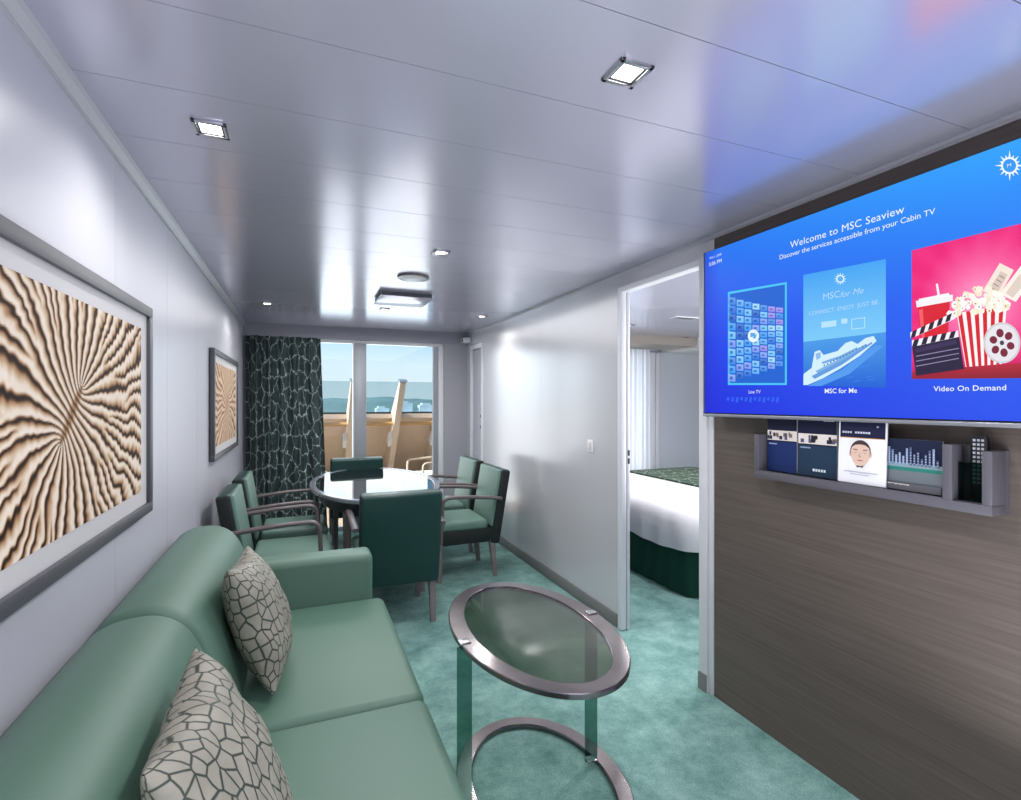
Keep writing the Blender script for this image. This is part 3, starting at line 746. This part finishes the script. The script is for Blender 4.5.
# drink
PT([(918, 306), (950, 301), (948, 338), (921, 341)], (214, 32, 52)); PT([(916, 301), (953, 294.5), (953, 301), (917, 307.5)], (240, 236, 240))
PT([(919, 299), (949, 293), (950, 296), (919, 302)], (250, 246, 250)); PT([(936, 284), (938, 283.5), (940.5, 297), (938, 297.5)], (248, 240, 244)); PT([(919, 310), (923, 309), (925, 340), (922, 340)], (238, 90, 100))
# tickets
PT([(983, 291), (1000, 263), (1014, 270), (998, 299)], (240, 226, 214)); PT([(1000, 294), (1021, 266), (1035, 276), (1016, 302)], (246, 236, 226))
PT([(989, 290), (1001, 271), (1008, 275), (997, 294)], (214, 196, 186)); PT([(1006, 293), (1020, 274), (1028, 280), (1013, 298)], (220, 204, 194))
for i in range(4): PT([(991+3*i, 287-4*i), (996+3*i, 290-4*i), (995.6+3*i, 291-4*i), (990.6+3*i, 288-4*i)], (160, 130, 126))
# bucket
PT([(957, 313), (1007, 306), (1002, 364), (966, 367)], (246, 240, 240))
for i in range(6):
    a0 = i/6+.02; a1 = a0+.088
    PT([(957+50*a0, 313-7*a0), (957+50*a1, 313-7*a1), (966+36*a1, 367-3*a1), (966+36*a0, 367-3*a0)], (212, 30, 48))
# popcorn
for i in range(90):
    tt = random.random(); u = 951+58*tt; top = 313-7*tt-24*math.sin(PI*tt)**.7*(.9); v = top+random.random()*(316-7*tt-top)
    r = random.uniform(2.2, 3.6); c = random.choice([(250, 246, 236), (244, 236, 218), (238, 226, 200), (252, 250, 246)])
    PT([(u+r*(1+.2*math.sin(3*a))*math.cos(a*PI/5), v+r*(1+.2*math.cos(2*a))*math.sin(a*PI/5)) for a in range(10)], c)
    if i % 3 == 0: PT([(u-1, v), (u+.9, v-.6), (u+.8, v+.9), (u-.6, v+1)], (150, 116, 84))
# reel
PT([(1004+18.5*math.cos(a*PI/16), 343+20.5*math.sin(a*PI/16)) for a in range(32)], (206, 204, 212))
PT([(1004+16.5*math.cos(a*PI/16), 343+18.5*math.sin(a*PI/16)) for a in range(32)], (226, 224, 230))
for i in range(6):
    t0 = i*PI/3+.3; PT([(1004+.9*(10+4.4*math.cos(b_*PI/6)*1.0)*math.cos(t0)-3.8*math.sin(b_*PI/6)*math.sin(t0), 343+(10+4.4*math.cos(b_*PI/6))*math.sin(t0)+3.8*math.sin(b_*PI/6)*math.cos(t0)) for b_ in range(12)], (120, 36, 58))
PT([(1004+2.2*math.cos(a*PI/8), 343+2.4*math.sin(a*PI/8)) for a in range(16)], (70, 60, 80))
# clapperboard
PT([(914, 346), (961, 335), (966, 369), (918, 376)], (40, 30, 62)); PT([(917, 349), (958, 339.5), (959, 344), (917.5, 353)], (58, 46, 84))
for i in range(3): PT([(918, 356+5*i), (961, 348+5*i), (961, 348.8+5*i), (918, 356.8+5*i)], (150, 140, 180))
for a, b_ in (((914, 346), (960, 336)), ((912.5, 338), (956, 318))):
    (u0, v0), (u1, v1) = a, b_; PT([(u0, v0-5.5), (u1, v1-5.5), (u1+1, v1+1), (u0, v0+1)], (238, 234, 240))
    for i in range(5):
        p0, p1 = i/5, i/5+.11; PT([(u0+(u1-u0)*p0, v0+(v1-v0)*p0+1), (u0+(u1-u0)*p1, v0+(v1-v0)*p1+1), (u0+(u1-u0)*(p1+.05), v0+(v1-v0)*(p1+.05)-5.5), (u0+(u1-u0)*(p0+.05), v0+(v1-v0)*(p0+.05)-5.5)], (40, 28, 58))
K.build('menu_picture', m_screen, tv)
# lettering
def text(s, size, loc, mat, parent, name='lettering', off=Vector((0, 0, 0)), shear=0, align='CENTER', spacing=1.0, rot=None, bold=0):
    cu = bpy.data.curves.new(name, 'FONT'); cu.body = s; cu.size = size; cu.align_x = align; cu.align_y = 'CENTER'; cu.shear = shear; cu.space_character = spacing; cu.offset = bold
    cu.resolution_u = 3
    tmp = bpy.data.objects.new('tmp', cu); C.objects.link(tmp); dg = bpy.context.evaluated_depsgraph_get(); me = bpy.data.meshes.new_from_object(tmp.evaluated_get(dg))
    bpy.data.objects.remove(tmp); me.name = name; me.materials.clear(); me.materials.append(mat)
    R = rot or Matrix(((0, 0, -1, 0), (-1, 0, 0, 0), (0, 1, 0, 0), (0, 0, 0, 1)))
    me.transform(Matrix.Translation(Vector(loc)-off) @ R)
    o = bpy.data.objects.new(name, me); C.objects.link(o); o.parent = parent; return o
m_txt = emis('screen_text', (235, 244, 255), 1.0); m_txt2 = emis('screen_text_dim', (175, 215, 248), 1.0)
def ttext(s, u, v, size, mat=m_txt, **k):
    y, z = onx(u, v, XS); return text(s, size, (XS-.0088, y, z), mat, tv, off=TVL, **k)
ttext('Welcome to MSC Seaview', 843, 229.5, .0365, spacing=1.03)
ttext('Discover the services accessible from your Cabin TV', 848, 238, .0258, spacing=.98)
ttext('Video On Demand', 970, 388.5, .0215, bold=.0002, spacing=1.05)
ttext('MSC for Me', 842, 391, .024, bold=.0002)
ttext('Live TV', 756, 392, .020)
ttext('Oct 1, 2018', 711, 258.5, .015, align='LEFT'); ttext('5:06 PM', 710.5, 265, .024, align='LEFT')
ttext('MSC', 833, 296, .034, m_txt2); ttext('for Me', 853, 293, .03, m_txt2, shear=.3)
ttext('CONNECT. ENJOY. JUST BE.', 843.5, 308.5, .0205, m_txt2)
ttext('M', 1011, 166, .013, m_txt)

# ============================================================ BROCHURE RACK
XF = 1.76; ry0, ry1, rz0, rz1 = .82, 1.625, 1.102, 1.28
rk = thing('brochure_rack', 'grey open wall rack for brochures below the television', 'wall rack', (XF, (ry0+ry1)/2, rz0)); RL = rk.location.copy()
MT = Matrix.Translation(-RL)
def rb(name, *a, mat=m_rack, **k):
    bm = NB(); box(bm, *a, mat=MT, **k); return obj(name, bm, mat, rk)
rb('back_panel', XR-.02, XR-.001, ry0, ry1, rz0, rz1, mat=m_rack)
rb('bottom_shelf', XF, XR-.02, ry0, ry1, rz0, rz0+.028, bev=.002)
rb('side_panel', XF, XR-.02, ry0, ry0+.024, rz0+.028, rz1, bev=.002); rb('side_panel', XF, XR-.02, ry1-.024, ry1, rz0+.028, rz1, bev=.002)
rb('divider', XF, XR-.02, .915, .94, rz0+.028, rz1+.012, bev=.002)
rb('front_lip', XF, XF+.012, .94, ry1-.024, rz0+.028, rz0+.032)
rb('compartment_front', XF+.03, XF+.036, .844, .915, rz0+.028, rz0+.14, mat=m_clear)
def flyer(name, y0, y1, z0, z1, x, lean, label, draw, thick=.004):
    """printed card standing in the rack; draw(K, fn) with card coordinates 0..1"""
    yc = (y0+y1)/2; t_ = tag(bpy.data.objects.new(name, None), label, 'brochure'); C.objects.link(t_); t_.location = (x, yc, z0); t_.rotation_euler = (0, lean, 0)
    w, h = y1-y0, z1-z0
    obj('paper', B(0, thick, -w/2, w/2, 0, h), m_mat, t_, False)
    fn = lambda p, k: (-.0004-.00008*k, w/2-w*p[0], h*p[1])
    K = Card(); draw(K, fn); K.build('printed_front', m_print, t_); return t_
R_ = lambda a, b_, c, d: [(a, b_), (c, b_), (c, d), (a, d)]
def d_navy(bot):
    def f(K, fn):
        K.poly(R_(0, 0, 1, 1), (12, 16, 46), fn); K.poly(R_(0, 0, 1, .48), bot, fn); K.poly(R_(0, .50, 1, .66), (214, 206, 200), fn)
        for i in range(13):
            u = random.random()*.9; v = .51+random.random()*.08; K.poly(R_(u, v, u+.05+.06*random.random(), v+.06), random.choice([(40, 36, 60), (120, 96, 84), (80, 80, 110), (30, 28, 40)]), fn)
        for i in range(4): K.poly(R_(.68+.07*i, .86, .73+.07*i, .895), (200, 208, 226), fn)
        K.poly(R_(.06, .43, .34, .45), (150, 164, 196), fn)
        if bot[2] < 80:
            for i in range(5): K.poly(R_(.40+.07*i, .08, .45+.07*i, .12), (210, 220, 226), fn)
    return f
def d_city(K, fn):
    K.poly(R_(0, 0, 1, 1), (22, 30, 56), fn); K.poly(R_(0, .14, 1, .44), (104, 112, 118), fn); K.poly(R_(0, .38, 1, .48), (38, 116, 106), fn)
    K.poly(R_(0, .45, 1, .53), (126, 150, 158), fn)
    for i in range(16):
        u = .03+.06*i; h = .62+.26*random.random(); K.poly(R_(u, .5, u+.035, h), random.choice([(100, 116, 150), (130, 146, 176), (78, 90, 122)]), fn)
        for j in range(5): K.poly(R_(u+.008, .53+j*.05, u+.026, .545+j*.05), (180, 192, 210), fn) if .53+j*.05 < h-.03 else None
    K.poly(R_(0, 0, 1, .14), (98, 98, 104), fn)
    for i in range(12): K.poly(R_(.04+.04*i, .09+.02*random.random(), .075+.04*i, .12), (200, 200, 196), fn)
def oval(cx, cy, a, b_, n_=28, t0=0, t1=2*PI): return [(cx+a*math.cos(t0+(t1-t0)*i/n_), cy+b_*math.sin(t0+(t1-t0)*i/n_)) for i in range(n_ if t1-t0 > 6.2 else n_+1)]
def d_face(K, fn):
    K.poly(R_(0, 0, 1, 1), (222, 222, 228), fn); K.poly(R_(.03, .71, .97, .975), (20, 22, 54), fn); K.poly(R_(.03, .70, .97, .712), (190, 140, 80), fn)
    for i in range(11):
        if i != 4: K.poly(R_(.08+.055*i, .775, .12+.055*i, .805), (190, 196, 212), fn)
    for a in range(8): K.poly([(.82+.012*math.cos(a*PI/4-.4), .89+.008*math.sin(a*PI/4-.4)), (.82+.035*math.cos(a*PI/4), .89+.024*math.sin(a*PI/4)), (.82+.012*math.cos(a*PI/4+.4), .89+.008*math.sin(a*PI/4+.4))], (225, 230, 240), fn)
    sk = (206, 176, 160); ol = (58, 46, 48)
    K.poly(oval(.27, .46, .028, .045), sk, fn); K.poly(oval(.69, .46, .028, .045), sk, fn)
    K.poly(oval(.48, .50, .215, .175), ol, fn)                                     # hair
    K.poly([(.28, .50), (.30, .56), (.38, .60), (.48, .61), (.58, .60), (.66, .56), (.68, .50), (.67, .41), (.62, .33), (.54, .285), (.42, .285), (.34, .33), (.29, .41)], sk, fn)
    for s in (-1, 1):
        K.poly([(.48+s*.06, .515), (.48+s*.15, .525), (.48+s*.15, .537), (.48+s*.06, .530)], ol, fn)
        K.poly([(.48+s*.06, .487), (.48+s*.10, .478), (.48+s*.145, .487), (.48+s*.10, .471)], ol, fn)
    K.poly([(.465, .49), (.45, .42), (.48, .408), (.51, .42), (.475, .425)], (160, 124, 110), fn)
    K.poly([(.40, .365), (.48, .352), (.56, .365), (.48, .372)], (150, 80, 78), fn)
    K.poly([(.36, .315), (.42, .275), (.54, .275), (.60, .315), (.54, .26), (.42, .26)], (150, 118, 104), fn)
    K.poly([(.42, .25), (.48, .266), (.54, .25), (.54, .285), (.48, .268), (.42, .285)], ol, fn)
    for i in range(16): K.poly(R_(.14+.045*i, .175, .172+.045*i, .187), (120, 124, 140), fn)
    for i in range(9): K.poly(R_(.28+.045*i, .14, .312+.045*i, .15), (120, 124, 140), fn)
def ys_(u, x): return onx(u, 450, x)[0]
zb0 = rz0+.034
flyer('brochure', ys_(797, 1.80), 1.592, zb0, 1.385, 1.80, 0, 'dark navy brochure with a photo strip, leftmost in the wall rack', d_navy((24, 44, 96)))
flyer('brochure', ys_(837, 1.795), ys_(797, 1.795)-.006, zb0, 1.378, 1.795, 0, 'dark navy and slate brochure left of the white face leaflet in the rack', d_navy((30, 52, 74)))
y0_, y1_ = ys_(886, 1.775), ys_(838, 1.775)
flyer('leaflet', y0_, y1_, rz0+.034, 1.358, 1.774, .04, 'white leaflet showing a drawn face under a navy band, in the wall rack', d_face)
flyer('brochure', .955, y0_+.03, rz0+.034, 1.298, 1.792, 0, 'wide brochure with a city skyline, right of the white face leaflet', d_city)
# remotes in the small compartment
def remote(y, x, h, label, dark=True):
    t_ = tag(bpy.data.objects.new('remote_control', None), label, 'remote control', 'remote controls in the wall rack'); C.objects.link(t_); t_.location = (x, y, rz0+.03)
    bm = NB(); loft(bm, [[Vector((a*.009*k, b_*.019*k, z)) for a, b_ in ((-1, -.6), (-.6, -1), (.6, -1), (1, -.6), (1, .6), (.6, 1), (-.6, 1), (-1, .6))] for z, k in ((0, .8), (.006, 1), (h-.01, 1), (h, .8))])
    obj('body', bm, m_remote, t_)
    bm = NB()
    for j in range(11):
        for i in range(3): box(bm, -.0105, -.0092, -.0135+.010*i, -.0075+.010*i, .05+j*.0122, .0565+j*.0122)
    obj('button', bm, m_btn, t_)['kind'] = 'stuff'
remote(.872, 1.812, .19, 'black remote control with pale buttons in the right end of the rack')
t_ = tag(bpy.data.objects.new('notepad', None), 'dark booklet beside the remote control in the right end of the rack', 'booklet'); C.objects.link(t_); t_.location = (1.812, .904, rz0+.03)
obj('cover', B(-.004, .004, -.011, .0085, 0, .16, bev=.001), m_remote, t_)

# ============================================================ BALCONY
struct('floor_balcony', B(-1.5, 6, YF+.1, 8.75, -.1, -.02), m_deck, False)
bul = thing('balcony_bulwark', 'cream steel balcony wall with slanting ribs outside the window', 'balcony wall', (1, 7.6, 0))
BL = bul.location.copy(); MTb = Matrix.Translation(-BL)
def yz_prism(pts, x0, x1):
    bm = NB(); prism(bm, pts, lambda p, d: Vector((d, p[0], p[1]))-BL, x0, x1); return bm
obj('wall_plate', yz_prism([(7.62, 1.20), (7.68, 1.20), (8.78, .0), (8.78, -.1), (8.70, -.1), (8.66, .05)], -1.5, 6), m_tan, bul)
obj('ledge', yz_prism([(7.50, 1.175), (7.50, 1.235), (7.72, 1.235), (7.72, 1.175)], -1.5, 6), m_cream, bul)
for i in range(9):
    x = -.60+.62*i
    o = obj('rib', yz_prism([(6.86, 1.66), (6.96, 1.68), (7.62, 1.24), (8.60, .2), (8.70, -.05), (7.95, -.05), (7.86, .45), (7.36, 1.05)], x-.04, x+.04), m_cream, bul, False)
    obj('rib_cap', yz_prism([(6.82, 1.665), (6.83, 1.69), (6.98, 1.715), (6.98, 1.68)], x-.05, x+.05), m_alu, o, False)
    obj('rib_white_block', yz_prism([(7.50, .98), (7.58, .93), (7.72, .84), (7.60, .76), (7.52, .86)], x-.09, x-.0405), m_white, o, False)  # small white block added for the bright spot on each rib
hr = obj('handrail', (lambda bm: (tube(bm, [Vector(q_)-BL for q_ in ((-1.5, 7.42, 1.10), (2, 7.42, 1.10), (6, 7.42, 1.10))], .028, 12), bm)[1])(NB()), m_rail, bul)
gl = NB(); prism(gl, [(7.60, 1.24), (7.612, 1.24), (7.612, 1.70), (7.60, 1.70)], lambda p, d: Vector((d, p[0], p[1]))-BL, -1.5, 6)
g_ = obj('glass_screen', gl, m_rail_glass, bul, False)
obj('lower_rail', B(-1.5, 6, 7.595, 7.625, 1.236, 1.262, mat=MTb), m_dark, g_, False)
# balcony armchair
bc = thing('balcony_armchair', 'cream open-armed armchair outside on the balcony', 'chair', (1.68, 6.95, -.02), math.radians(100))
obj('seat_pad', B(-.25, .25, -.25, .25, .40, .47, bev=.025, seg=3), m_cush, bc)
for s in (-1, 1):
    bm = NB(); tube(bm, [(s*.28, .26, 0), (s*.28, .26, .56)]+[(s*.28, .26-.05+.05*math.cos(a*PI/10), .58+.05*math.sin(a*PI/10)) for a in range(1, 6)]+[(s*.28, 0, .64), (s*.28, -.24, .65), (s*.28, -.27, .63), (s*.28, -.28, .5), (s*.28, -.29, 0)], .014); obj('arm_frame', bm, m_rattan, bc)
bm = NB(); tube(bm, [(-.28, .25, .40), (.28, .25, .40)], .013); tube(bm, [(-.28, -.25, .40), (.28, -.25, .40)], .013); obj('seat_rail', bm, m_rattan, bc)
bm = NB(); tube(bm, [(-.27, -.26, .40), (-.27, -.34, .80), (-.22, -.35, .84), (.22, -.35, .84), (.27, -.34, .80), (.27, -.26, .40)], .014); obj('back_frame', bm, m_rattan, bc)
obj('back_pad', B(-.24, .24, -.02, .02, 0, .40, bev=.015, mat=Matrix.Translation((0, -.27, .42)) @ Matrix.Rotation(math.radians(10), 4, 'X')), m_rattan, bc)
# sea and far shore
o = obj('sea', B(-3000, 3500, 60, 4000, -22, -20), m_sea, None, False); o['kind'] = 'structure'
bm = NB()
N = 160; rings = []
for i in range(N+1):
    x = -900+2600*i/N; h = 14+10*noise.noise(Vector((x*.004, 1, 0)))+4*noise.noise(Vector((x*.03, 2, 0)))
    rings.append([Vector((x, 900, -20)), Vector((x, 930, -20+h*.8)), Vector((x, 990, -20+h+9)), Vector((x, 1200, -20))])
loft(bm, rings); tag(obj('far_shore', bm, m_far, None, True), 'hazy low shore across the water beyond the balcony', 'hills')
town = [(196, 858, 26, 15, 'pale harbour building nearest the right window frame, seen through the balcony glass'), (122, 850, 20, 10, 'small low pale harbour building left of the middle balcony rib'), (160, 862, 24, 18, 'tallest pale harbour building, just behind the middle balcony rib')]
for i, (x, y, w, h, lab) in enumerate(town):
    bm = NB(); box(bm, -w/2, w/2, -9, 9, 0, h)
    o = obj('harbour_building', bm, m_town, None, False, loc=(x, y, -20)); tag(o, lab, 'building', 'distant harbour buildings')
    obj('roof_deck', B(-w/3, w/5, -7, 7, h, h+3), m_town, o, False)
